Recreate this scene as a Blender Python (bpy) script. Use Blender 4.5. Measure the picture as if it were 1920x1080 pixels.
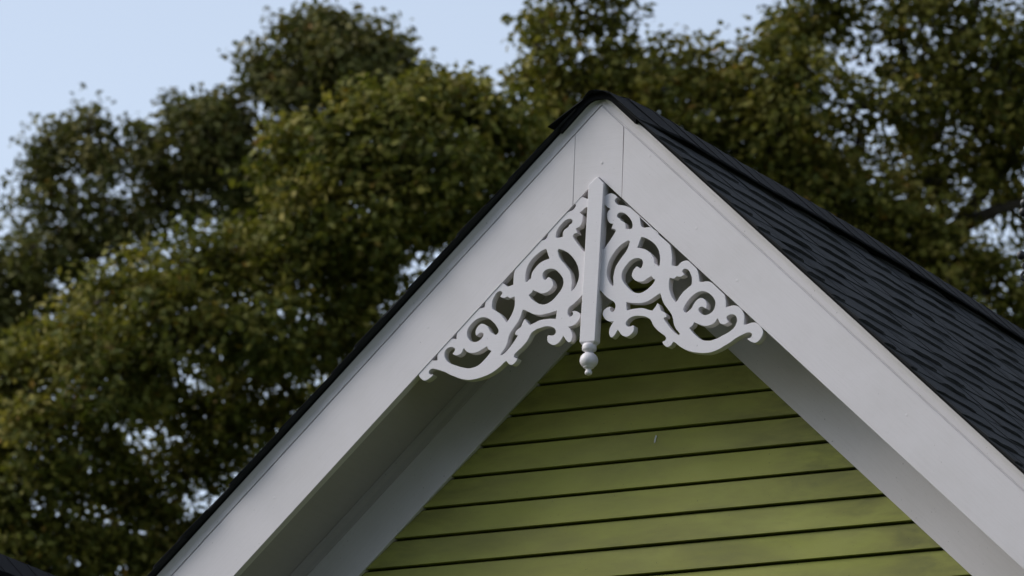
import bpy, bmesh, math, random
import numpy as np
from mathutils import Vector, Matrix
for o in list(bpy.data.objects): bpy.data.objects.remove(o)
random.seed(7); rng = np.random.default_rng(11)
scene = bpy.context.scene
col = scene.collection
# ------------------------------------------------------------------ camera, sky, sun, exposure
APEX = 8.08                                   # height of the gable's peak above the lawn
CAM = Vector((10.0604853, -18.47387985, APEX - 6.47636905))
FW = Vector((-0.47160545, 0.84015896, 0.26780819))
RT = Vector((0.87638788, 0.48019364, 0.03685592))
UP = Vector((0.09763496, -0.25208531, 0.96276706))
FPX = 12606.0                                 # focal length in pixels of a 1920 wide frame
cd = bpy.data.cameras.new('camera'); cam = bpy.data.objects.new('camera', cd); col.objects.link(cam)
cam.matrix_world = Matrix(((RT.x, UP.x, -FW.x, CAM.x), (RT.y, UP.y, -FW.y, CAM.y), (RT.z, UP.z, -FW.z, CAM.z), (0, 0, 0, 1)))
cd.sensor_width = 36; cd.lens = FPX * 36 / 1920; cd.clip_start = .5; cd.clip_end = 5000
cd.dof.use_dof = True; cd.dof.focus_distance = 21.9; cd.dof.aperture_fstop = 8.0
scene.camera = cam
SUN_EL, SUN_AZ = math.radians(40.0), math.radians(247.0)    # azimuth from +Y towards +X
world = bpy.data.worlds.new('World'); scene.world = world; world.use_nodes = True
nt = world.node_tree; bg = nt.nodes['Background']
sky = nt.nodes.new('ShaderNodeTexSky'); sky.sky_type = 'NISHITA'; sky.sun_disc = False
sky.sun_elevation = SUN_EL; sky.sun_rotation = SUN_AZ; sky.air_density = 1.0; sky.dust_density = 1.0; sky.ozone_density = 1.6
hs = nt.nodes.new('ShaderNodeHueSaturation'); hs.inputs['Saturation'].default_value = 0.58
nt.links.new(sky.outputs[0], hs.inputs['Color']); nt.links.new(hs.outputs[0], bg.inputs[0]); bg.inputs[1].default_value = 0.114
sl = bpy.data.lights.new('sun', 'SUN'); sl.energy = 1.5; sl.angle = math.radians(40); sl.color = (1, .96, .90)
sun = bpy.data.objects.new('sun', sl); col.objects.link(sun)
sd = Vector((math.sin(SUN_AZ) * math.cos(SUN_EL), math.cos(SUN_AZ) * math.cos(SUN_EL), math.sin(SUN_EL)))
sun.rotation_euler = (-sd).to_track_quat('-Z', 'Y').to_euler(); sun.location = sd * 60
vs = scene.view_settings; vs.view_transform = 'Standard'; vs.look = 'None'; vs.exposure = 0.82; vs.gamma = 1
vs.use_curve_mapping = False
scene.cycles.max_bounces = 6; scene.cycles.diffuse_bounces = 4; scene.cycles.transmission_bounces = 3; scene.cycles.glossy_bounces = 2

# ------------------------------------------------------------------ helpers
def at(px, py, depth):
    """point of the place seen at a pixel of the 1920x1080 photograph, `depth` metres ahead of the camera"""
    return CAM + FW * depth + RT * ((px - 960) / FPX * depth) - UP * ((py - 540) / FPX * depth)
def link(name, me, mat=None, parent=None, loc=None):
    o = bpy.data.objects.new(name, me); col.objects.link(o)
    if mat and me is not None and not me.materials: me.materials.append(mat)
    if parent: o.parent = parent
    if loc: o.location = loc
    return o
def tag(o, label, cat, group=None):
    o['label'] = label; o['category'] = cat
    if group: o['group'] = group
    return o
def mesh(name, verts, faces, smooth=False):
    me = bpy.data.meshes.new(name); me.from_pydata([tuple(v) for v in verts], [], faces)
    bm = bmesh.new(); bm.from_mesh(me); bmesh.ops.recalc_face_normals(bm, faces=bm.faces); bm.to_mesh(me); bm.free()
    if smooth:
        for p in me.polygons: p.use_smooth = True
    return me
def bevel(me, w, seg=2, ang=30):
    bm = bmesh.new(); bm.from_mesh(me)
    es = [e for e in bm.edges if len(e.link_faces) == 2 and e.calc_face_angle(0) > math.radians(ang)]
    bmesh.ops.bevel(bm, geom=es, offset=w, segments=seg, affect='EDGES', profile=.5, clamp_overlap=True)
    bm.to_mesh(me); bm.free(); return me
def prism(name, poly, y0, y1, bw=0):
    """polygon in the x,z plane extruded from y0 to y1"""
    n = len(poly); v = [(x, y0, z) for x, z in poly] + [(x, y1, z) for x, z in poly]
    f = [tuple(range(n)), tuple(range(2 * n - 1, n - 1, -1))] + [(i, (i + 1) % n, n + (i + 1) % n, n + i) for i in range(n)]
    me = mesh(name, v, f)
    return bevel(me, bw) if bw else me
def loft(name, rings, closed=True, smooth=False, caps=True):
    n = len(rings[0]); v = [p for r in rings for p in r]; f = []
    for i in range(len(rings) - 1):
        for j in range(n if closed else n - 1):
            k = (j + 1) % n; f.append((i * n + j, i * n + k, (i + 1) * n + k, (i + 1) * n + j))
    if caps and closed: f += [tuple(range(n)), tuple(range((len(rings) - 1) * n, len(rings) * n))]
    return mesh(name, v, f, smooth)
def lathe(name, prof, seg=24):
    return loft(name, [[(r * math.cos(2 * math.pi * j / seg), r * math.sin(2 * math.pi * j / seg), z) for j in range(seg)] for r, z in prof], smooth=True)
def tube_data(pts, rad, seg=7):
    pts = [Vector(p) for p in pts]; V = []; Fc = []
    for i, p in enumerate(pts):
        d = (pts[min(i + 1, len(pts) - 1)] - pts[max(i - 1, 0)]).normalized()
        a = d.cross(Vector((.3, .5, .8))).normalized(); b = d.cross(a)
        for j in range(seg):
            t = 2 * math.pi * j / seg; V.append(p + (a * math.cos(t) + b * math.sin(t)) * rad[i])
    for i in range(len(pts) - 1):
        for j in range(seg):
            k = (j + 1) % seg; Fc.append((i * seg + j, i * seg + k, (i + 1) * seg + k, (i + 1) * seg + j))
    Fc += [tuple(range(seg)), tuple(range((len(pts) - 1) * seg, len(pts) * seg))]
    return V, Fc
def tubes(name, items, seg=7):
    V = []; Fc = []
    for pts, rad in items:
        v, f = tube_data(pts, rad, seg); b = len(V); V += v; Fc += [tuple(i + b for i in q) for q in f]
    return mesh(name, V, Fc, True)

# ------------------------------------------------------------------ materials
class N:
    def __init__(s, name):
        s.m = bpy.data.materials.new(name); s.m.use_nodes = True; s.t = s.m.node_tree; s.b = s.t.nodes['Principled BSDF']
    def n(s, typ, **kw):
        o = s.t.nodes.new(typ)
        for k, v in kw.items():
            if k in o.inputs.keys(): o.inputs[k].default_value = v
            else: setattr(o, k, v)
        return o
    def l(s, a, b): s.t.links.new(a, b)
    def noise(s, scale, detail=4, rough=.55, vec=None, dist=0):
        o = s.n('ShaderNodeTexNoise', Scale=scale, Detail=detail, Roughness=rough, Distortion=dist)
        if vec: s.l(vec, o.inputs['Vector'])
        return o.outputs['Fac']
    def ramp(s, fac, stops):
        o = s.n('ShaderNodeValToRGB'); e = o.color_ramp.elements
        while len(e) < len(stops): e.new(.5)
        for q, (p, c) in zip(e, stops): q.position = p; q.color = (*c, 1) if len(c) == 3 else c
        s.l(fac, o.inputs[0]); return o.outputs[0]
    def mix(s, fac, a, b, mode='MIX'):
        o = s.n('ShaderNodeMix', data_type='RGBA', blend_type=mode)
        for i, x in ((0, fac), (6, a), (7, b)):
            if hasattr(x, 'is_linked'): s.l(x, o.inputs[i])
            else: o.inputs[i].default_value = x if i == 0 else (*x, 1)
        return o.outputs[2]
    def coord(s, which='Object', scale=None):
        c = s.n('ShaderNodeTexCoord').outputs[which]
        if scale:
            m = s.n('ShaderNodeMapping'); m.inputs['Scale'].default_value = scale; s.l(c, m.inputs[0]); c = m.outputs[0]
        return c
    def bump(s, h, strength, dist=.002):
        o = s.n('ShaderNodeBump', Strength=strength, Distance=dist); s.l(h, o.inputs['Height']); s.l(o.outputs[0], s.b.inputs['Normal'])
    def set(s, **kw):
        for k, v in kw.items(): s.b.inputs[k.replace('_', ' ')].default_value = v
G1 = (1, 1, 1); G0 = (0, 0, 0)
def m_paint(name, base, dirt, rough=.5, amt=.35, rot=0):
    w = N(name); c = w.coord()
    big = w.noise(3.2, 5, .62, c); fine = w.noise(38, 4, .65, c)
    d = w.ramp(big, [(.42, G0), (.78, (amt, amt, amt))]); e = w.ramp(fine, [(.62, G0), (.78, (.20, .20, .20))])
    k = w.mix(1.0, d, e, 'ADD')
    w.l(w.mix(k, base, dirt), w.b.inputs['Base Color'])
    spots = w.noise(120, 2, .5, c)
    sp = w.ramp(spots, [(.735, G0), (.77, (.6, .6, .6))])
    w.l(w.mix(sp, w.mix(k, base, dirt), tuple(x * .35 for x in dirt)), w.b.inputs['Base Color'])
    mp = w.n('ShaderNodeMapping'); mp.inputs['Rotation'].default_value = (0, rot, 0); w.l(c, mp.inputs[0])
    m2 = w.n('ShaderNodeMapping'); m2.inputs['Scale'].default_value = (1.1, 1, 26); w.l(mp.outputs[0], m2.inputs[0])
    grain = w.noise(7, 6, .68, m2.outputs[0])                 # brush marks and raised grain along the board
    gt = w.ramp(grain, [(.45, G0), (.80, (.16, .16, .16))])
    w.l(w.mix(gt, w.mix(sp, w.mix(k, base, dirt), tuple(x * .35 for x in dirt)), tuple(x * .84 for x in dirt)), w.b.inputs['Base Color'])
    w.bump(w.mix(.35, w.noise(90, 4, .65, c), grain), .22, .0012); w.set(Roughness=rough)
    return w.m
WHITE = m_paint('white_paint', (.665, .630, .648), (.47, .44, .42), .5, .30)
WHITE_R = m_paint('white_paint_right_rake', (.665, .630, .648), (.47, .44, .42), .5, .30, -.7494)
WHITE_L = m_paint('white_paint_left_rake', (.665, .630, .648), (.47, .44, .42), .5, .30, .7494)
WHITE2 = m_paint('white_paint_ornament', (.685, .655, .68), (.55, .52, .51), .45, .18)
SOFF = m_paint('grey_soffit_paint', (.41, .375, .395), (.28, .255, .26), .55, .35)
def m_siding():
    w = N('green_clapboard_paint'); c = w.coord(); oi = w.n('ShaderNodeObjectInfo')
    shift = w.n('ShaderNodeVectorMath', operation='ADD'); w.l(c, shift.inputs[0])
    comb = w.n('ShaderNodeCombineXYZ'); mul = w.n('ShaderNodeMath', operation='MULTIPLY'); mul.inputs[1].default_value = 31
    w.l(oi.outputs['Random'], mul.inputs[0]); w.l(mul.outputs[0], comb.inputs[0]); w.l(comb.outputs[0], shift.inputs[1])
    mp = w.n('ShaderNodeMapping'); mp.inputs['Scale'].default_value = (1, 1, 3.2); w.l(shift.outputs[0], mp.inputs[0]); c2 = mp.outputs[0]
    var = w.mix(w.ramp(w.noise(2.2, 4, .55, c2), [(.3, G0), (.7, G1)]), (.282, .300, .050), (.340, .350, .085))
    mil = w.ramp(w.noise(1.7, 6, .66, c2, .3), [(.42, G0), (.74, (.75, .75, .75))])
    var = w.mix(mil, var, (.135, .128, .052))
    streak = w.noise(9, 4, .6, w.coord('Object', (.5, 1, 9))); var = w.mix(w.ramp(streak, [(.58, G0), (.80, (.25, .25, .25))]), var, (.175, .175, .05))
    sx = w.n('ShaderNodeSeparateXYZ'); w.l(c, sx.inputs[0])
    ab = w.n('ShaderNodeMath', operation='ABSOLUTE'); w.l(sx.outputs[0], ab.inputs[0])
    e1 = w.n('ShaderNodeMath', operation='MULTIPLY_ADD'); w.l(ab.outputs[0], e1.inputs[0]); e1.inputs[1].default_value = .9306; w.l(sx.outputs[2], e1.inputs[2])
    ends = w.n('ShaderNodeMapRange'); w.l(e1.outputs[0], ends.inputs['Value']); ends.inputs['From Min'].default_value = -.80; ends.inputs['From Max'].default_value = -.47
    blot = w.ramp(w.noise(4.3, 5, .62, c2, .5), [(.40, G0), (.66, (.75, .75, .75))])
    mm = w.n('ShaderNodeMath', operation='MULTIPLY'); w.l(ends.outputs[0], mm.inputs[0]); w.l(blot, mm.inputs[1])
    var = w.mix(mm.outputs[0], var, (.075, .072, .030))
    warm = w.ramp(w.noise(1.3, 4, .6, c), [(.42, G0), (.72, (.4, .4, .4))]); var = w.mix(warm, var, (.285, .265, .055))
    sp = w.ramp(w.noise(150, 2, .5, c), [(.74, G0), (.765, (.8, .8, .8))]); var = w.mix(sp, var, (.05, .05, .03))
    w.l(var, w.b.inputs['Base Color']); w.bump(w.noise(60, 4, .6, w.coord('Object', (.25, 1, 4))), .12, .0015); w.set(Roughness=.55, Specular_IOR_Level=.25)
    return w.m
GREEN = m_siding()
def m_shingle(name, a, b, rough=.8, gran=(.050, .0505, .053)):
    w = N(name); c = w.coord(); oi = w.n('ShaderNodeObjectInfo')
    gr = w.noise(420, 2, .7, c); bl = w.noise(9, 4, .6, c)
    k = w.mix(w.ramp(bl, [(.3, G0), (.7, G1)]), a, b)
    k = w.mix(w.ramp(oi.outputs['Random'], [(0, G0), (1, (.55, .55, .55))]), k, tuple(x * 1.7 for x in b))
    k = w.mix(w.ramp(gr, [(.45, G0), (.75, (.5, .5, .5))]), k, gran)
    w.l(k, w.b.inputs['Base Color']); w.bump(gr, .5, .0015); w.set(Roughness=rough, Specular_IOR_Level=.12)
    return w.m
SHING = m_shingle('slate_grey_shingle', (.0125, .0130, .0138), (.0205, .0212, .0225), .85)
CAPM = m_shingle('black_ridge_cap', (.006, .006, .0065), (.010, .010, .011), .9, (.014, .014, .016))
def m_plain(name, c1, c2, scale, rough, bump=.3, metal=0):
    w = N(name); c = w.coord(); f = w.noise(scale, 5, .6, c)
    w.l(w.mix(w.ramp(f, [(.3, G0), (.7, G1)]), c1, c2), w.b.inputs['Base Color']); w.bump(f, bump, .01); w.set(Roughness=rough, Metallic=metal)
    return w.m
DARKW = m_plain('dark_backing', (.02, .02, .016), (.035, .034, .028), 20, .9)
BARK = m_plain('bark', (.028, .022, .016), (.06, .048, .035), 14, .9, .8)
IRON = m_plain('black_iron', (.008, .008, .010), (.02, .02, .022), 60, .5)
NWALL = m_plain('pale_clapboard', (.42, .41, .38), (.5, .49, .46), 4, .6)
GRASS = m_plain('lawn', (.025, .045, .012), (.055, .075, .022), .8, .95, .6)
LIME = m_plain('dropping_white', (.55, .55, .52), (.7, .7, .68), 90, .8)
def m_leaf(name):
    w = N(name); at_ = w.n('ShaderNodeAttribute', attribute_name='leaf_color')
    w.l(at_.outputs['Color'], w.b.inputs['Base Color']); w.set(Roughness=.7, Specular_IOR_Level=.2)
    tr = w.n('ShaderNodeBsdfTranslucent'); w.l(w.mix(1.0, at_.outputs['Color'], (1.0, 1.05, .55), 'MULTIPLY'), tr.inputs['Color'])
    ms = w.n('ShaderNodeMixShader'); ms.inputs[0].default_value = .28
    w.l(w.b.outputs[0], ms.inputs[1]); w.l(tr.outputs[0], ms.inputs[2]); w.l(ms.outputs[0], w.t.nodes['Material Output'].inputs['Surface'])
    return w.m
LEAF = m_leaf('tree_leaf')

# ------------------------------------------------------------------ ground
gv = [(-600, -600, 0), (600, -600, 0), (600, 600, 0), (-600, 600, 0)]
g = link('ground', mesh('ground', gv, [(0, 1, 2, 3)]), GRASS); g['kind'] = 'structure'

# ------------------------------------------------------------------ the gabled house
# local frame: origin at the peak of the bargeboards' upper edge, x right, y into the house, z up
PITCH = 0.74941504; TP = math.tan(PITCH); CP = math.cos(PITCH); SP = math.sin(PITCH)
HV, HF, HS, OV = .24308, .46993, .2699, .31365
HW = 3.4                                    # half width of the gable
house = bpy.data.objects.new('house', None); col.objects.link(house); house.location = (0, 0, APEX)
house.empty_display_size = .3
tag(house, 'green clapboard house gable with white bargeboards, scroll-sawn ornament and dark shingle roof', 'house')
def rk(s, d, x): return (s * x, -d - TP * x)            # point on a rake line, d = drop below the peak line
def perp(d): return d / CP                              # perpendicular offset -> vertical
def band(s, d0, d1, x0, x1):
    return [rk(s, d0, x0), rk(s, d0, x1), rk(s, d1, x1), rk(s, d1, x0)]
BT = .030
# three boards meet at the peak: a centre piece with plumb cuts and the two long rakes
cl, cr, gap = -.0930, .0863, .0011
for s, c in ((-1, -cl), (1, cr)):
    o = link('bargeboard', bevel(prism('bargeboard', band(s, 0, HV, c + gap, HW), 0, BT), .0012), WHITE_R if s == 1 else WHITE_L, house)
o = link('bargeboard_key', prism('bargeboard_key', [(cl - .0004, cl * TP), (0, 0), (cr - .0022, -cr * TP), (cr - .0010, -.13 - cr * TP), (cr - .0003, -HV - cr * TP), (0, -HV), (cl + .0002, -HV + cl * TP), (cl - .0003, -.12 + cl * TP)], .0008, BT, .001), WHITE, house)
# recessed rounded rake moulding above the bargeboards
SH = .041
for s in (-1, 1):
    gd = .0055 if s == 1 else .014
    prof = [(gd, -.012), (gd, .0046 if s < 0 else .0030), (.0035, .0050), (.0025, .0065), (.0035, .016), (.0035, .022), (.001, .029), (-.004, .036), (-.005, SH), (.06, SH), (.06, -.012)]
    rings = []
    for x in (0, .05, HW): rings.append([(s * x, y, -TP * x + perp(min(h, .020) if x == 0 else h)) for y, h in prof])
    link('rake_moulding', loft('rake_moulding', rings), WHITE_R if s == 1 else WHITE_L, house)
# soffits, bed mouldings and frieze boards
for s in (-1, 1):
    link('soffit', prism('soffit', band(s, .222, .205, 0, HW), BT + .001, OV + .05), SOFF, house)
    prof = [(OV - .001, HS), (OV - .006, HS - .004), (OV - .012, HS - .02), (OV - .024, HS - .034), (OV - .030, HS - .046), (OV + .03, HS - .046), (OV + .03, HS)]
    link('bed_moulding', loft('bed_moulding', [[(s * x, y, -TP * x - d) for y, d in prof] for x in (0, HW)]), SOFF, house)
    link('frieze_board', bevel(prism('frieze_board', band(s, HS - .03, HF, .0008, HW), OV, OV + .032), .001), WHITE_R if s == 1 else WHITE_L, house)
# wall with individual clapboards
wall = link('wall', prism('wall', [(-2.55, -7.9), (2.55, -7.9), (2.55, -.25 - TP * 2.55), (0, -.25), (-2.55, -.25 - TP * 2.55)], OV + .048, OV + 7.8), DARKW, house)
EXP = .0970
z = -.4350; i = 0
def zoff(z): return 0
while z > -3.6:
    zb, zt = z - EXP, z - .0082
    hw = lambda q: max(.012, min(2.55, (-q - HF) / TP + .018))
    if -zb - HF > .02:
        a, b = hw(zb), hw(zt) if -zt > HF else .004
        dx = random.uniform(-.003, .003); yb = OV + .006 + random.uniform(-.0012, .0012)
        v = [(-a, yb, zb), (a, yb, zb + random.uniform(-.001, .001)), (b, OV + .017, zt), (-b, OV + .017, zt), (-a, OV + .0485, zb + .001), (a, OV + .0485, zb + .001), (b, OV + .0485, zt), (-b, OV + .0485, zt)]
        me = mesh('siding_board', v, [(0, 1, 2, 3), (7, 6, 5, 4), (0, 4, 5, 1), (1, 5, 6, 2), (2, 6, 7, 3), (3, 7, 4, 0)])
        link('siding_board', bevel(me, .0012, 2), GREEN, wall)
    z -= EXP
# ---- scroll-sawn ornament: traced outlines in tenths of a millimetre
FRET = """95,-3095 183,-3105 269,-3064 365,-3024 485,-3017 586,-3068 676,-3152 722,-3203 668,-3228 632,-3254 616,-3302 663,-3378 730,-3431 884,-3468 1038,-3513 1149,-3571 1284,-3686 1419,-3811 1550,-3941 1575,-4048 1597,-4170 1626,-4253 1704,-4310 1850,-4313 1958,-4329 2069,-4400 2204,-4525 2334,-4658 2092,-4439 2294,-4630 2495,-4811 2647,-4951 2707,-5017 2731,-5089 2765,-5252 2785,-5393 2790,-5553 2789,-5700 2984,-5737 3064,-5661 3169,-5602 3298,-5586 3385,-5609 3474,-5694 3607,-5817 3691,-5905 3742,-5999 3778,-6132 3797,-6253 3806,-6337 3882,-6361 4032,-6360 4151,-6376 4249,-6422 4315,-6480 4712,-6857 4745,-6913 4781,-7026 4795,-7146 4794,-7300 4917,-7276 5045,-7265 5184,-7291 5281,-7348 5369,-7440 5432,-7529 5472,-7647 5476,-7785 5466,-7936 5492,-7948 5598,-7939 5724,-7908 5852,-7911 5938,-7949 6025,-8021 6113,-8127 6153,-8210 6160,-8305 6131,-8400 6071,-8493 5988,-8573 5894,-8613 5787,-8593 5679,-8533 5603,-8476 5575,-8434 5601,-8411 5665,-8410 5718,-8389 5741,-8333 5725,-8282 5660,-8246 5575,-8248 5459,-8285 5312,-8340 5165,-8404 5040,-8481 4936,-8539 4789,-8604 4621,-8686 4431,-8746 4261,-8779 4047,-8778 3833,-8748 3617,-8697 3443,-8635 3291,-8557 3137,-8454 3004,-8342 2928,-8295 2897,-8331 2845,-8396 2750,-8446 2664,-8433 2575,-8359 2518,-8275 2502,-8234 2559,-8219 2623,-8186 2638,-8128 2597,-8065 2497,-7986 2365,-7884 2231,-7752 2151,-7645 2070,-7488 2003,-7422 1871,-7349 1718,-7314 1588,-7291 1436,-7296 1297,-7342 1203,-7422 1173,-7499 1208,-7572 1252,-7596 1339,-7594 1425,-7573 1469,-7597 1476,-7667 1474,-7747 1434,-7832 1350,-7903 1244,-7952 1135,-7942 1024,-7881 945,-7794 899,-7720 877,-7698 836,-7764 784,-7838 711,-7910 636,-7927 579,-7868 547,-7755 549,-7656 589,-7550 650,-7447 692,-7395 594,-7386 462,-7339 349,-7228 290,-7113 297,-7014 359,-6930 466,-6871 563,-6861 641,-6892 587,-6923 579,-6982 624,-7032 689,-7033 730,-6967 749,-6889 735,-6798 678,-6723 544,-6639 410,-6536 285,-6414 161,-6291 30,-6278 42,-4868 261,-4891 323,-4797 448,-4640 572,-4472 655,-4341 653,-4300 608,-4262 553,-4250 503,-4265 494,-4237 518,-4176 554,-4089 525,-4072 448,-4052 379,-3980 336,-3875 323,-3753 334,-3654 387,-3589 429,-3564 406,-3537 340,-3504 272,-3436 216,-3416 96,-3407
718,-3816 731,-3767 796,-3734 894,-3740 994,-3785 1095,-3876 1186,-3976 1256,-4104 1277,-4216 1267,-4289 1176,-4302 1049,-4284 1047,-4172 1016,-4088 948,-4031 859,-3981 836,-3939 846,-3906 791,-3900 735,-3868
1192,-4748 1158,-4714 1061,-4744 891,-4836 722,-4979 576,-5164 474,-5354 417,-5568 408,-5727 452,-5911 545,-6081 640,-6174 645,-6071 630,-5910 652,-5752 700,-5557 802,-5388 948,-5203 1073,-5056 1144,-4923
1634,-4650 1584,-4769 1545,-4885 1504,-4971 1657,-5007 1811,-5063 1945,-5166 2057,-5288 2126,-5405 2154,-5567 2220,-5604 2276,-5669 2319,-5654 2329,-5506 2319,-5345 2269,-5160 2166,-4990 2043,-4867 1898,-4762 1754,-4683
969,-5784 1029,-5651 1133,-5522 1259,-5405 1388,-5352 1540,-5350 1650,-5395 1707,-5491 1689,-5599 1649,-5671 1594,-5669 1549,-5620 1494,-5599 1420,-5651 1358,-5735 1314,-5840 1322,-5940 1391,-6037 1502,-6118 1633,-6152 1763,-6145 1891,-6078 2039,-6004 2096,-6079 2178,-6137 2092,-6258 1966,-6365 1818,-6459 1646,-6511 1494,-6486 1339,-6411 1227,-6310 1114,-6188 1023,-6069 971,-5944
2724,-6143 2779,-6149 2876,-6175 2971,-6109 3058,-6134 3165,-6119 3260,-6063 3215,-6005 3181,-5952 3211,-5895 3286,-5887 3374,-5932 3442,-6038 3500,-6163 3515,-6284 3502,-6421 3414,-6492 3288,-6578 3184,-6667 3081,-6795 3019,-6888 2968,-6952 2912,-6887 2821,-6749 2750,-6583 2714,-6460 2708,-6281
3357,-7334 3291,-7302 3261,-7239 3286,-7153 3388,-6995 3513,-6868 3638,-6772 3765,-6716 3893,-6703 4023,-6728 4165,-6805 4286,-6917 4371,-7044 4392,-7165 4363,-7300 4301,-7393 4197,-7461 4069,-7488 3961,-7461 3874,-7399 3817,-7315 3821,-7246 3889,-7217 3954,-7229 4019,-7275 4074,-7301 4103,-7215 4100,-7115 4054,-7012 3965,-6924 3878,-6895 3772,-6924 3668,-7003 3596,-7105 3545,-7198 3462,-7269
3659,-7714 3629,-7780 3577,-7835 3504,-7877 3593,-7994 3726,-8126 3881,-8259 4033,-8329 4247,-8360 4417,-8331 4586,-8279 4776,-8199 4944,-8127 5069,-8041 5151,-7930 5190,-7816 5182,-7717 5131,-7633 5044,-7589 4948,-7585 4864,-7616 4838,-7673 4868,-7745 4934,-7811 4871,-7844 4787,-7885 4702,-7886 4604,-7847 4549,-7782 4514,-7700 4492,-7678 4452,-7743 4358,-7823 4231,-7869 4103,-7881 3974,-7858 3866,-7814 3757,-7763
1169,-6798 1311,-6832 1485,-6857 1681,-6877 1832,-6864 2003,-6816 2173,-6724 2374,-6621 2409,-6688 2446,-6811 2527,-6978 2640,-7128 2753,-7278 2832,-7405 2880,-7548 2907,-7689 2988,-7856 3077,-7963 3134,-8038 3102,-8055 2992,-7985 2859,-7863 2747,-7733 2634,-7583 2555,-7466 2575,-7439 2640,-7445 2648,-7367 2613,-7294 2536,-7227 2448,-7178 2412,-7085 2354,-6970 2287,-6904 2247,-6989 2175,-7081 2112,-7145 1970,-7101 1817,-7042 1686,-7017 1535,-7017 1383,-7018 1254,-7039 1189,-7043 1178,-6922""".strip().split('\n')
def smooth_poly(pts):
    n = len(pts); out = []
    P = [Vector((x / 1e4, z / 1e4)) for x, z in pts]
    def corner(i):
        a = (P[i] - P[i - 1]); b = (P[(i + 1) % n] - P[i])
        return a.length < 1e-6 or b.length < 1e-6 or a.angle(b) > math.radians(58)
    cs = [corner(i) for i in range(n)]
    for i in range(n):
        p0, p1, p2, p3 = P[i - 1], P[i], P[(i + 1) % n], P[(i + 2) % n]
        if cs[i]: p0 = p1 + (p1 - p2) * .3
        if cs[(i + 1) % n]: p3 = p2 + (p2 - p1) * .3
        L = (p2 - p1).length; k = 4 if L > .012 else 3
        for j in range(k):
            t = j / k
            out.append(.5 * ((2 * p1) + (p2 - p0) * t + (2 * p0 - 5 * p1 + 4 * p2 - p3) * t * t + (3 * p1 - p0 - 3 * p2 + p3) * t ** 3))
    return out
POLY = [smooth_poly([tuple(map(int, k.split(','))) for k in ln.split()]) for ln in FRET]
def fret_mesh(mirror):
    cu = bpy.data.curves.new('scroll', 'CURVE'); cu.dimensions = '2D'; cu.fill_mode = 'BOTH'; cu.extrude = .0135; cu.bevel_depth = .0008; cu.bevel_resolution = 1; cu.offset = -.0021
    for p in POLY:
        sp = cu.splines.new('POLY'); sp.points.add(len(p) - 1); sp.use_cyclic_u = True
        for q, w in zip(sp.points, p):
            q.co = ((mirror(w) if mirror else (w.x, w.y)) + (0, 1))
    ob = bpy.data.objects.new('tmp', cu); col.objects.link(ob)
    dg = bpy.context.evaluated_depsgraph_get(); dg.update()
    me = bpy.data.meshes.new_from_object(ob.evaluated_get(dg)); bpy.data.objects.remove(ob)
    for v in me.vertices:
        x, y, zz = v.co; v.co = (x, .0163 - zz, y)
    me.flip_normals(); me.materials.clear()
    bm = bmesh.new(); bm.from_mesh(me); bmesh.ops.remove_doubles(bm, verts=bm.verts, dist=2e-5); bmesh.ops.recalc_face_normals(bm, faces=bm.faces); bm.to_mesh(me); bm.free()
    return me
link('scroll_panel', fret_mesh(None), WHITE2, house)['label'] = 'right half of the white scroll-sawn gable ornament'
link('scroll_panel', fret_mesh(lambda w: (-.022 - w.x * 1.024, w.y - .018 * w.x)), WHITE2, house)['label'] = 'left half of the white scroll-sawn gable ornament'
# centre post, leaning a touch, with a turned drop
def pc(z): return -.0036 - (-.28 - z) * .0250
zt, zb, hwid = -.2455, -.806, .0280
pz = [(-.5, zb, 0)]
sec = []
for zz, ch in ((zb - .004, .008), (zb + .006, 0.0), (-.55, 0), (-.285, 0)):
    w = hwid - ch; d0, d1 = -.012 + ch * .8, .026 - ch * .8; c = pc(zz)
    sec.append([(c - w, d0, zz), (c + w, d0, zz), (c + w, d1, zz), (c - w, d1, zz)])
sec[-1] = [(pc(-.28) - hwid, -.012, -HV - .0275 * TP), (pc(-.28) + hwid, -.012, -HV - .028 * TP), (pc(-.28) + hwid, .026, -HV - .028 * TP), (pc(-.28) - hwid, .026, -HV - .0275 * TP)]
V = [p for r in sec for p in r]; nf = len(V)
V += [(-.0012, -.012, -HV - .0015), (-.0012, .026, -HV - .0015)]
Fq = [(3, 2, 1, 0)]
for r in range(3):
    for j in range(4): k = (j + 1) % 4; Fq.append((r * 4 + j, r * 4 + k, r * 4 + 4 + k, r * 4 + 4 + j))
Fq += [(12, 13, nf), (15, nf + 1, 14), (13, 14, nf + 1, nf), (15, 12, nf, nf + 1)]
post = link('pendant_post', bevel(mesh('pendant_post', V, Fq), .0016, 2, 20), WHITE2, house)
PX = 1 / 6 / 560
prof = [(70, 150), (78, 165), (80, 185), (80, 205), (76, 222), (58, 232), (46, 241), (48, 250), (70, 264), (90, 288), (100, 318), (101, 338), (96, 362), (82, 385), (64, 399), (60, 404), (61, 410), (54, 414), (36, 422), (30, 432), (31, 442), (38, 452), (41, 466), (38, 480), (26, 490), (12, 496), (2, 498)]
dme = lathe('turned_drop', [(r * PX, -(y - 150) * PX * 1.02) for r, y in prof], 28)
link('turned_drop', dme, WHITE2, post, (pc(zb) - .0002, .006, zb + .001))
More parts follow.
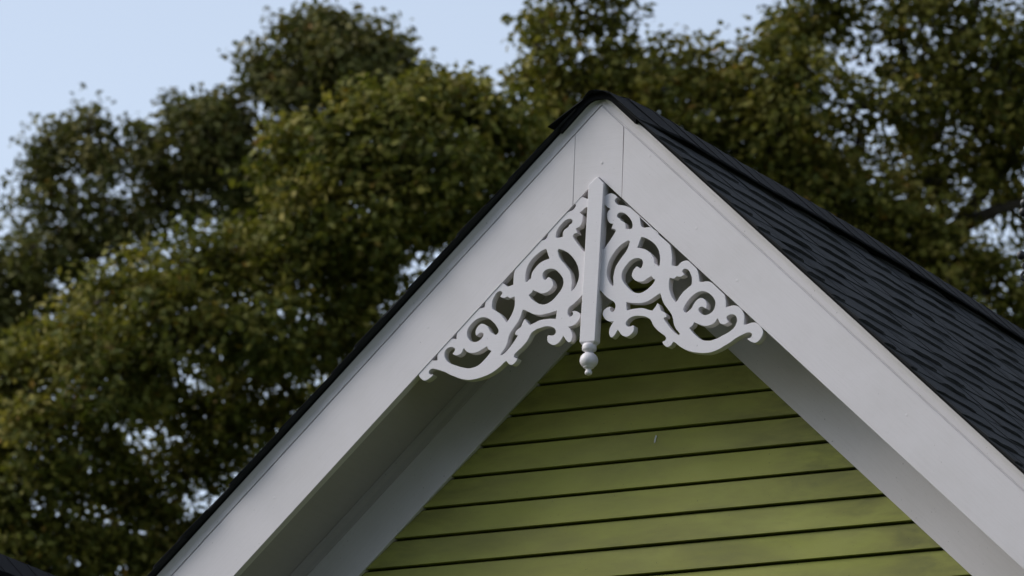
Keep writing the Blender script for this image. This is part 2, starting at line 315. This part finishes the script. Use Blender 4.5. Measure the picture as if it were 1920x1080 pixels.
# putty over the nail heads, and bird lime on a clapboard
for x, zz in ((.3648, -.4557), (.5175, -.6466), (1.1314, -1.1487), (.1844, -.191), (.0077, -.1949), (-.62, -.69), (-1.18, -1.22)):
    me = lathe('nail_plug', [(.0050, 0), (.0050, .0001), (.0044, .00022), (.001, .00016)], 14)
    o = link('nail_plug', me, WHITE, house, (x, 0.0, zz)); o.rotation_euler.x = math.radians(90)
me = mesh('bird_lime', [(.003, 0, .014), (.007, 0, .010), (.004, 0, .001), (.002, 0, -.010), (-.003, 0, -.013), (-.002, 0, -.004), (0, 0, .006)], [(0, 1, 2, 3, 4, 5, 6)])
bm = bmesh.new(); bm.from_mesh(me); r = bmesh.ops.extrude_face_region(bm, geom=bm.faces[:]); bmesh.ops.translate(bm, vec=(0, -.0012, 0), verts=[v for v in r['geom'] if isinstance(v, bmesh.types.BMVert)]); bm.to_mesh(me); bm.free()
link('bird_lime', me, LIME, wall, (.0648, OV + .0118, -1.0535))

# ---- roof: deck, laminated shingles, ridge vent and caps
def roof_pt(s, u, y, n):                                # u down the slope from the ridge line, n off the top of the rake moulding
    return (s * (u * CP + n * SP), y, perp(SH) - u * SP + n * CP - SH * SP * TP * 0)
ROOFL, UMAX = 7.9, 4.55
roof = link('roof', mesh('roof', *(lambda: (
    [roof_pt(s, u, y, n) for s in (-1, 1) for y in (-.004, ROOFL) for (u, n) in ((.07, .0005), (UMAX, .0005), (UMAX, .0075), (.07, .0075))],
    [(b + a, b + (a + 1) % 4, b + 4 + (a + 1) % 4, b + 4 + a) for b in (0, 8) for a in range(4)] + [(b, b + 1, b + 2, b + 3) for b in (0, 4, 8, 12)]))()), CAPM, house)
EX = .126
def slab(u0, u1, y0, y1, low, high, s, wob=0.0, seg=1, taper=False):
    """a thin wedge lying on the slope: tucked end u0 between heights low[0]..high[0], butt end u1 between low[1]..high[1]"""
    rows = []; a = b = 0; hb = high[1]
    for k in range(seg + 1):
        y = y0 + (y1 - y0) * k / seg; a = a * .4 + random.uniform(-wob, wob); b = b * .4 + random.uniform(-wob, wob) * .5
        hi = low[1] + (hb - low[1]) * ((.35, 1)[0 < k < seg] if taper else 1)
        if taper and k in (0, seg): a -= .006
        rows.append([roof_pt(s, u0, y, low[0]), roof_pt(s, u1 + a, y, low[1]), roof_pt(s, u1 + a * .9 - .001, y, hi + b), roof_pt(s, u0, y, high[0])])
    return rows
nsh = 0; rest_v = []; rest_f = []
for s in (1, -1):
    kmax = int(UMAX / EX) + 1
    for k in range(0, kmax):
        u0, u1 = max(.10, k * EX + .055 - .02), (k + 1) * EX + .055
        ys = (-.026 if s == 1 else -.032) + random.uniform(-.004, .004)
        seg = 26
        rows = slab(u0, u1, ys, ROOFL, (.0078, .0085), (.0092, .0140), s, .0028, 60)
        link('shingle_course', loft('shingle_course', rows), SHING, roof)
        y = ys + random.uniform(-.22, -.02)
        while y < ROOFL:
            w = random.uniform(.16, .42); ya, yb_ = max(y, ys - .003), min(y + w, ROOFL)
            if yb_ - ya > .02:
                lift = random.uniform(.0, .0035); du = random.uniform(-.006, .005)
                rows = slab(u0, u1 + du, ya, yb_, (.0085, .0130), (.0100, .0182 + lift if s == 1 else .0160), s, .003, 6, True)
                if s == 1 and ya < 3.7 - max(0, (u1 - 1.9)) * 1.2 and k < 22 and nsh < 300:
                    link('shingle', loft('shingle', rows), SHING, roof); nsh += 1
                else:
                    b = len(rest_v); n = 4
                    rest_v += [p for r in rows for p in r]
                    for i in range(len(rows) - 1):
                        for j in range(4): q = (j + 1) % 4; rest_f.append((b + i * 4 + j, b + i * 4 + q, b + i * 4 + 4 + q, b + i * 4 + 4 + j))
                    rest_f += [(b, b + 1, b + 2, b + 3), (b + 24, b + 25, b + 26, b + 27)]
            y += w + random.uniform(.05, .20)
o = link('shingle_field', mesh('shingle_field', rest_v, rest_f), SHING, roof); o['kind'] = 'stuff'
def ridge_sec(h, r, half, y, drop=0, th=.004):
    """cross-section of something bent over the ridge: h off the moulding top, bend radius r, half-width down each slope"""
    H = SH + h; cz = (H - r) / CP; top = []
    A = PITCH
    for s in (-1, 1):
        pts = []
        for k in range(6):
            a = A * k / 5; pts.append((s * r * math.sin(a), cz + r * math.cos(a)))
        ex, ez = pts[-1]; L = max(.02, half - r * math.tan(A / 2))
        pts.append((ex + s * L * CP, ez - L * SP))
        top.append(pts)
    line = top[0][::-1] + top[1][1:]
    out = [(x, y, zz - drop) for x, zz in line]; inn = [(x * .985, y, zz - drop - th) for x, zz in line[::-1]]
    return out + inn
def droop(y): return .030 * max(0, 1 - (y + .03) / .34) ** 1.6 + .006 * math.sin(y * 2.1 + .6)
rows = [ridge_sec(.035, .080, .150, y, droop(y), .024) for y in (-.020, .02, .06, .12, .2, .3, .5, 1, 1.5, 2, 2.5, 3, 3.5, 4, 6, ROOFL)]
link('ridge_vent', loft('ridge_vent', rows), CAPM, roof)
y = -.034
while y < ROOFL - .1:
    L = .30; e = .145; hh = random.uniform(.172, .180)
    rows = [ridge_sec(.0362 + (.0020 if yy == y else .0) + random.uniform(0, .0016), .085, hh, yy + random.uniform(-.004, .004), droop(yy), .005) for yy in (y, y + L * .33, y + L * .66, y + L)]
    if y < .2:                                   # the first caps are torn and curl at the verge
        for q, row in enumerate(rows[:2]):
            for j in range(len(row)):
                x, yy, zz = row[j]; jag = random.uniform(-.014, .008) if q == 0 else 0
                if x < -.09: zz += .010 + .03 * (-x - .09); x -= .016
                row[j] = (x, yy + jag, zz + random.uniform(-.003, .002))
    link('ridge_cap', loft('ridge_cap', rows), CAPM, roof)
    y += e

# ------------------------------------------------------------------ wrought iron finial on the ridge
fb = bpy.data.objects.new('roof_finial', None); col.objects.link(fb)
fy = 3.375
fb.location = (0.012, fy, APEX + .02)
tag(fb, 'black wrought iron finial with ball ends on the roof ridge at right edge', 'finial')
link('spike', lathe('spike', [(.03, 0), (.028, .05), (.011, .06), (.011, .40), (.018, .41), (.011, .425), (.011, .66), (.02, .67), (.004, .74), (.0005, .80)], 10), IRON, fb)
ang = math.radians(29.3)
rx = Vector((math.cos(ang), math.sin(ang), 0))
def scroll(x0, z0, sx, r, turns=1.25):
    pts = []; rad = []
    for k in range(22):
        t = k / 21; a = t * turns * 2 * math.pi; q = r * (1 - .72 * t)
        p = rx * (sx * (x0 + r * .9 - q * math.cos(a))) + Vector((0, 0, z0 + q * math.sin(a))); pts.append(p); rad.append(.0065 - .003 * t)
    return pts, rad
for sx in (-1, 1):
    for nm, x0, zz, r in (('scroll', .006, .285, .026), ('scroll', .006, .325, .022), ('scroll', .006, .53, .024)):
        link(nm, tubes(nm, [scroll(x0, zz, sx, r)]), IRON, fb)
    for x0, zz in ((.050, .368), (.044, .535), (.040, .570)):
        p = rx * (sx * x0); b = link('ball', lathe('ball', [(.0172 * math.sin(a), -.0172 * math.cos(a)) for a in [math.pi * k / 10 + .001 for k in range(11)]], 12), IRON, fb, (p.x, p.y, zz))
        link('stem', tubes('stem', [([(0, 0, 0), (p.x * -.5, p.y * -.5, -.016), (p.x * -1, p.y * -1, -.03)], [.004, .004, .005])]), IRON, b)

# ------------------------------------------------------------------ neighbouring roof, lower left
nb = bpy.data.objects.new('neighbour_house', None); col.objects.link(nb)
ND = 25.0
pr = at(0, 1046, ND); NX, NZ = pr.x, pr.z
nb.location = (NX, pr.y, NZ)
tag(nb, 'low neighbouring house with dark shingle roof at lower left corner', 'house')
nw = 2.6; y0, y1 = -2.2, 8.0
link('wall', prism('wall', [(-nw, -NZ + .0), (nw, -NZ + .0), (nw, -.1 - nw * .8), (0, -.1), (-nw, -.1 - nw * .8)], y0 + .3, y1 - .3), NWALL, nb)
SL = math.atan(.8)
def npt(s, u, y, n): return (s * (u * math.cos(SL) + n * math.sin(SL)), y, -u * math.sin(SL) + n * math.cos(SL) - .03)
nroof = link('roof', mesh('roof', [npt(s, u, y, n) for s in (-1, 1) for y in (y0, y1) for (u, n) in ((0, -.05), (3.7, -.05), (3.7, 0), (0, 0))],
    [(b + a, b + (a + 1) % 4, b + 4 + (a + 1) % 4, b + 4 + a) for b in (0, 8) for a in range(4)] + [(b, b + 1, b + 2, b + 3) for b in (0, 4, 8, 12)]), CAPM, nb)
for s in (1, -1):
    for k in range(24):
        u0, u1 = k * EX + .03, (k + 1) * EX + .05; rows = []
        for q in range(41):
            y = y0 - .02 + (y1 - y0 + .04) * q / 40; a = random.uniform(-.006, .006); b = random.uniform(0, .004)
            rows.append([npt(s, u0, y, .001), npt(s, u1 + a, y, .006 + b), npt(s, u1 + a, y, .014 + b), npt(s, u0, y, .004)])
        link('shingle_course', loft('shingle_course', rows), SHING, nroof)
y = y0 - .03
while y < y1 - .1:
    rows = [[(-.16, yy, -.115), (-.06, yy, -.03 + .016), (0, yy, .012), (.06, yy, -.03 + .016), (.16, yy, -.115), (.15, yy, -.135), (0, yy, -.01), (-.15, yy, -.135)] for yy in (y, y + .29)]
    rows[0] = [(a, b, c + .006) for a, b, c in rows[0]]
    link('ridge_cap', loft('ridge_cap', rows), CAPM, nroof); y += .145

# ------------------------------------------------------------------ trees
PAL = {
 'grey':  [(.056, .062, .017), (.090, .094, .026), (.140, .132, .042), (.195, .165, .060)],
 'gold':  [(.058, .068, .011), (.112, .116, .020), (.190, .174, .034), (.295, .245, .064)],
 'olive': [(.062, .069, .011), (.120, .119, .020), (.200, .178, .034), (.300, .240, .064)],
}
def make_tree(name, label, D, blobs, pal, trunk_px, leaf=.078, seed=1, limbs=(), cover=1.0):
    r = np.random.default_rng(seed); C = np.array(PAL[pal])
    base = at(trunk_px[0], trunk_px[1], D); base.z = 0
    root = bpy.data.objects.new(name, None); col.objects.link(root); root.location = base
    tag(root, label, 'tree', 'trees behind the house')
    pos = []; nrm = []; cols = []; sz = []; branch = []
    bs = []
    for px, py, rp, dd, dens in blobs:
        dep = D + dd; c = np.array(at(px, py, dep)); R = rp * dep / FPX; bs.append((c, R, dens))
    top = np.array(base) + np.array([0, 0, 1.0])
    for c, R, dens in bs:
        ncl = max(4, int(cover * dens * 60 * (R / .5) ** 2))
        for k in range(ncl):
            d = r.normal(size=3); d /= np.linalg.norm(d); d[2] *= .9
            rad = R * (r.uniform(.15, 1.0) ** .5)
            cc = c + d * rad; rc = r.uniform(.06, .15); n = int(r.integers(30, 56))
            q = np.clip(r.normal(size=(n, 3)), -1.5, 1.5) * rc * np.array([1, 1, .62])
            pos.append(cc + q)
            out = d * .55 + np.array([0, 0, .55])
            nn = out + r.normal(size=(n, 3)) * .62; nn /= np.linalg.norm(nn, axis=1)[:, None]; nrm.append(nn)
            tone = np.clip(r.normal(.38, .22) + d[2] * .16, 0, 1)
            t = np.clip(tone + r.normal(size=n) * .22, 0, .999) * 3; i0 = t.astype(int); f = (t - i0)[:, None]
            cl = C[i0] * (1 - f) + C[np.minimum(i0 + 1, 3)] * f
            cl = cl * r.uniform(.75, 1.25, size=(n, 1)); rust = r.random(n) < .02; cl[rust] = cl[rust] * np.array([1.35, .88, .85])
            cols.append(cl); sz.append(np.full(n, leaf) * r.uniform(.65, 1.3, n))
            if k % 5 == 0: branch.append((c, cc))
    P = np.concatenate(pos); Nn = np.concatenate(nrm); Cc = np.concatenate(cols); S = np.concatenate(sz); n = len(P)
    ref = r.normal(size=(n, 3)); ref[:, 2] -= .5
    T = np.cross(Nn, ref); T /= np.linalg.norm(T, axis=1)[:, None] + 1e-9; B = np.cross(Nn, T)
    L = S[:, None]; W = L * r.uniform(.26, .36, (n, 1))
    v0 = P - T * L * .5; v2 = P + T * L * .5 - Nn * L * .10; v1 = P + B * W + Nn * L * .07; v3 = P - B * W + Nn * L * .07
    V = np.stack([v0, v1, v2, v3], 1).reshape(-1, 3) - np.array(base)
    me = bpy.data.meshes.new('crown'); me.vertices.add(4 * n); me.vertices.foreach_set('co', V.astype(np.float32).ravel())
    I = np.arange(4 * n).reshape(n, 4); tri = np.stack([I[:, [0, 1, 2]], I[:, [0, 2, 3]]], 1).reshape(-1)
    me.loops.add(6 * n); me.loops.foreach_set('vertex_index', tri.astype(np.int32))
    me.polygons.add(2 * n); me.polygons.foreach_set('loop_start', (np.arange(2 * n) * 3).astype(np.int32)); me.polygons.foreach_set('loop_total', np.full(2 * n, 3, np.int32))
    me.update(); ca = me.attributes.new('leaf_color', 'FLOAT_COLOR', 'POINT')
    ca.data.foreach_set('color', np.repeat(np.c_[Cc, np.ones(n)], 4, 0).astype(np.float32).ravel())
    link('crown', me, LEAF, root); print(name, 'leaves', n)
    # trunk, limbs to every mass of foliage, twigs
    cen = np.mean([b[0] for b in bs], 0); loc = lambda p: Vector(p) - base
    fork = Vector((base.x * .6 + cen[0] * .4, base.y * .6 + cen[1] * .4, base.z + max(3.5, (min(b[0][2] for b in bs)) * .62)))
    low = Vector(min((b[0] for b in bs), key=lambda c: c[2]))
    tv = [base, base + (fork - base) * .5 + Vector((.15, .1, 0)), fork, low]
    link('trunk', tubes('trunk', [([loc(p) for p in tv], [.42, .33, .26, .10])], 12), BARK, root)
    items = []
    order = sorted(bs, key=lambda b: b[0][2])
    for k, (c, R, dens) in enumerate(order):
        e = Vector(c)
        cand = [Vector(b[0]) for b in order[:k]]
        s0 = min(cand, key=lambda p: (p - e).length) if cand else fork
        m = s0.lerp(e, .5) + Vector((random.uniform(-.15, .15), random.uniform(-.15, .15), random.uniform(-.1, .1)))
        items.append(([loc(s0), loc(m), loc(e)], [.034, .026, .014]))
    for a, b, rad in limbs:
        A, Bq = at(*a), at(*b); m = A.lerp(Bq, .5) + Vector((0, 0, .05))
        link('branch', tubes('branch', [([loc(A), loc(m), loc(Bq)], [rad, rad * .75, rad * .4])], 8), BARK, root)
    items += [([loc(a), loc((np.array(a) + b) / 2 + np.array([0, 0, .05])), loc(b)], [.010, .007, .004]) for a, b in branch]
    tw = link('twigs', tubes('twigs', items, 4), BARK, root); tw['kind'] = 'stuff'
    return root
# (px, py, radius px, depth offset m, density)
A = [(600, 75, 70, 0, 1), (610, 45, 45, 0, .9), (560, 65, 45, .1, .9), (690, 75, 50, 0, .9), (480, 125, 45, .1, .8), (745, 90, 40, .1, .8), (330, 210, 40, .1, .8), (400, 200, 45, .1, .8), (170, 225, 40, .1, .7), (90, 255, 40, .1, .6), (545, 130, 80, .3, 1), (660, 120, 90, -.2, 1), (735, 120, 55, .2, .9), (600, 190, 120, 0, 1), (500, 175, 55, .1, .6),
     (430, 250, 75, .2, 1), (370, 250, 80, -.2, 1), (300, 290, 75, .3, .9), (390, 340, 90, 0, .8), (300, 390, 80, .3, .6),
     (165, 275, 70, 0, .75), (110, 300, 60, .3, .6), (210, 330, 60, -.2, .5), (80, 380, 70, .2, .6), (150, 400, 80, 0, .6), (230, 450, 70, .2, .7),
     (60, 470, 65, -.1, .6), (20, 530, 60, .2, .8), (130, 480, 70, .1, .6), (480, 330, 80, .2, 1), (760, 200, 80, .4, 1), (0, 640, 80, .2, .8), (-80, 560, 120, .4, .8), (60, 560, 60, .6, .7), (150, 560, 60, .6, .7), (-60, 720, 130, .4, .7), (520, 430, 130, .8, .7)]
B = [(790, 190, 70, 0, 1), (860, 200, 75, .2, 1), (930, 220, 70, 0, 1), (720, 230, 90, -.3, 1), (640, 290, 90, -.2, 1), (560, 290, 65, 0, 1), (520, 330, 50, .2, .7),
     (800, 310, 110, -.4, 1.1), (900, 320, 110, .2, 1), (980, 300, 80, .4, 1), (690, 380, 110, -.4, 1), (580, 430, 110, -.2, 1), (470, 480, 85, 0, 1), (380, 490, 70, -.2, 1),
     (300, 530, 75, 0, 1), (220, 550, 65, -.2, .95), (150, 620, 75, 0, 1), (80, 650, 70, .2, 1), (30, 720, 90, 0, 1), (330, 620, 120, -.5, 1), (200, 700, 120, -.4, 1), (480, 600, 110, -.4, 1),
     (640, 510, 100, .1, 1), (710, 520, 70, .3, .7), (680, 640, 80, .3, .8), (760, 430, 80, .1, .9), (830, 420, 70, .3, .9), (560, 680, 95, .2, .9), (420, 740, 95, .3, .85), (640, 610, 90, .3, .9),
     (90, 820, 110, -.3, 1), (190, 850, 80, .1, .7), (50, 950, 100, 0, .9), (300, 720, 80, .4, .8), (360, 800, 70, .5, .6), (270, 880, 60, .5, .5), (120, 900, 60, .4, .6), (160, 980, 90, .2, .6), (80, 1060, 90, 0, .9), (250, 1020, 70, .4, .8), (290, 960, 60, .6, .7), (340, 1010, 60, .6, .7), (330, 900, 85, .5, .65), (420, 850, 75, .5, .75), (200, 920, 70, .5, .7),
     (-60, 850, 120, .2, 1), (-60, 1010, 130, .2, .9), (200, 1120, 120, .3, .8), (380, 1080, 130, .5, .7), (500, 820, 80, .5, .7), (560, 760, 60, .4, .7), (-100, 1200, 260, .3, .5), (300, 1300, 260, .5, .5), (700, 800, 160, 1., .6), (700, 1250, 300, 1, .4), (50, 1500, 260, .5, .4), (500, 1550, 280, .8, .4)]
Cc = [(1020, 35, 50, 0, .9), (1090, 25, 45, .2, .7), (1160, 40, 50, 0, .8), (1020, 100, 45, -.1, .9), (1170, 100, 40, .1, .8), (1000, 160, 55, .2, 1), (1090, 150, 70, -.2, 1), (1180, 150, 80, 0, 1), (1260, 130, 65, .2, 1), (1340, 140, 70, 0, 1), (1410, 150, 70, -.2, 1),
      (1040, 230, 90, 0, 1), (1130, 240, 90, .4, 1), (1230, 240, 110, -.3, 1), (1340, 250, 110, -.2, 1), (1450, 240, 100, -.4, 1), (1490, 90, 70, 0, 1), (1540, 60, 60, .2, .9), (1500, 30, 45, .2, .8), (1580, 20, 45, .2, .7), (1520, 160, 80, -.3, 1), (1590, 200, 55, 0, .7),
      (1430, 330, 90, 0, .9), (1510, 320, 100, -.2, 1), (1560, 400, 100, -.3, 1), (1640, 390, 90, -.2, 1), (1600, 310, 70, 0, .9), (1640, 170, 55, .2, .45), (1660, 60, 60, .1, .5), (1740, 30, 60, -.1, .8), (1820, 50, 60, 0, .7), (1700, 110, 60, .2, .5), (1760, 110, 60, 0, .7), (1800, 160, 75, -.1, .9), (1720, 190, 70, -.2, .9),
      (1880, 90, 60, -.2, .9), (1900, 160, 70, -.2, 1), (1860, 230, 80, 0, .9), (1760, 260, 70, .3, .55), (1690, 270, 50, .5, .5), (1800, 320, 75, .1, .75), (1720, 340, 70, 0, .7), (1900, 300, 65, .2, .9), (1870, 370, 55, .4, .55), (1920, 420, 45, .4, .5), (1700, 430, 80, -.2, 1), (1760, 420, 60, .2, .7),
      (1780, 500, 80, -.3, 1), (1840, 490, 50, -.1, .9), (1850, 550, 75, -.3, 1), (1700, 520, 90, 0, .9), (1910, 580, 50, 0, .8), (1600, 480, 100, .2, .9), (1960, 100, 90, 0, .9), (2000, 260, 120, .1, .9), (1990, 520, 90, .3, .8), (1980, 660, 120, 0, .8), (1080, -60, 70, 0, .8), (1560, -60, 80, 0, .8), (1720, -70, 100, 0, .8), (1850, -50, 50, .2, .5), (1960, -30, 80, 0, .8),
      (1250, 400, 160, 1.2, .6), (1500, 560, 200, 1.2, .5), (1800, 750, 220, .8, .5), (1200, 700, 240, 1.5, .4), (1550, 900, 260, 1, .4), (2000, 950, 240, .6, .4)]
ta = make_tree('tree', 'grey-green leafy tree at upper left, rising behind the golden one', 56.0, A, 'grey', (330, 2600), .074, 3, cover=1.1)
tb = make_tree('tree', 'golden-green leafy tree at left, in front of the grey-green one', 47.0, B, 'gold', (420, 3000), .068, 5, cover=1.35)
tc = make_tree('tree', 'olive leafy tree at right, behind the dark roof slope', 50.0, Cc, 'olive', (1650, 2900), .070, 9, cover=1.08,
          limbs=[((1790, 430, 50.2), (1915, 290, 50.2), .055), ((1790, 432, 50.2), (1960, 372, 50.1), .06), ((1700, 520, 50.5), (1800, 420, 50.2), .075), ((1530, 200, 50.2), (1545, 40, 50.2), .02)])


# dense unseen row of evergreens added behind the viewer to block the low sky
def evergreen(H, R0, seed):
    r = np.random.default_rng(seed); n = 15000
    zz = H * (1 - r.random(n) ** .62 * .93); rad = R0 * np.clip((H - zz) / H, 0, 1) ** .62 * (.55 + .45 * r.random(n) ** .5)
    a = r.random(n) * 2 * np.pi; P = np.stack([rad * np.cos(a), rad * np.sin(a), zz], 1)
    d = np.stack([np.cos(a), np.sin(a), np.full(n, -.35)], 1) + r.normal(size=(n, 3)) * .35; d /= np.linalg.norm(d, axis=1)[:, None]
    w = np.cross(d, r.normal(size=(n, 3))); w /= np.linalg.norm(w, axis=1)[:, None]
    L = r.uniform(.45, .8, (n, 1)); W = L * .3
    V = np.stack([P - d * L * .5, P + w * W, P + d * L * .5, P - w * W], 1).reshape(-1, 3); I = np.arange(4 * n).reshape(n, 4)
    me = bpy.data.meshes.new('crown'); me.from_pydata(V.tolist(), [], I.tolist())
    c = np.array([.022, .034, .012]) * r.uniform(.6, 1.5, (n, 1)); ca = me.attributes.new('leaf_color', 'FLOAT_COLOR', 'POINT')
    ca.data.foreach_set('color', np.repeat(np.c_[c, np.ones(n)], 4, 0).astype(np.float32).ravel())
    return me
em = evergreen(21, 5.0, 4); em.materials.append(LEAF)
tm = tubes('trunk', [([(0, 0, 0), (.05, 0, 8), (0, .05, 22)], [.38, .26, .03])], 10); tm.materials.append(BARK)
for k in range(2, 10):
    e = bpy.data.objects.new('evergreen_sky_blocker', None); col.objects.link(e); e.location = (-29 + 7.1 * k + random.uniform(-.5, .5), -31 + random.uniform(-1.2, 1.2), 0)
    e.rotation_euler.z = k * 1.3; q = random.uniform(.92, 1.06); e.scale = (q, q, q)
    tag(e, 'unseen tall dark evergreen added behind the viewer to block low sky', 'tree', 'evergreens added to block low sky')
    link('crown', em, None, e); link('trunk', tm, None, e)
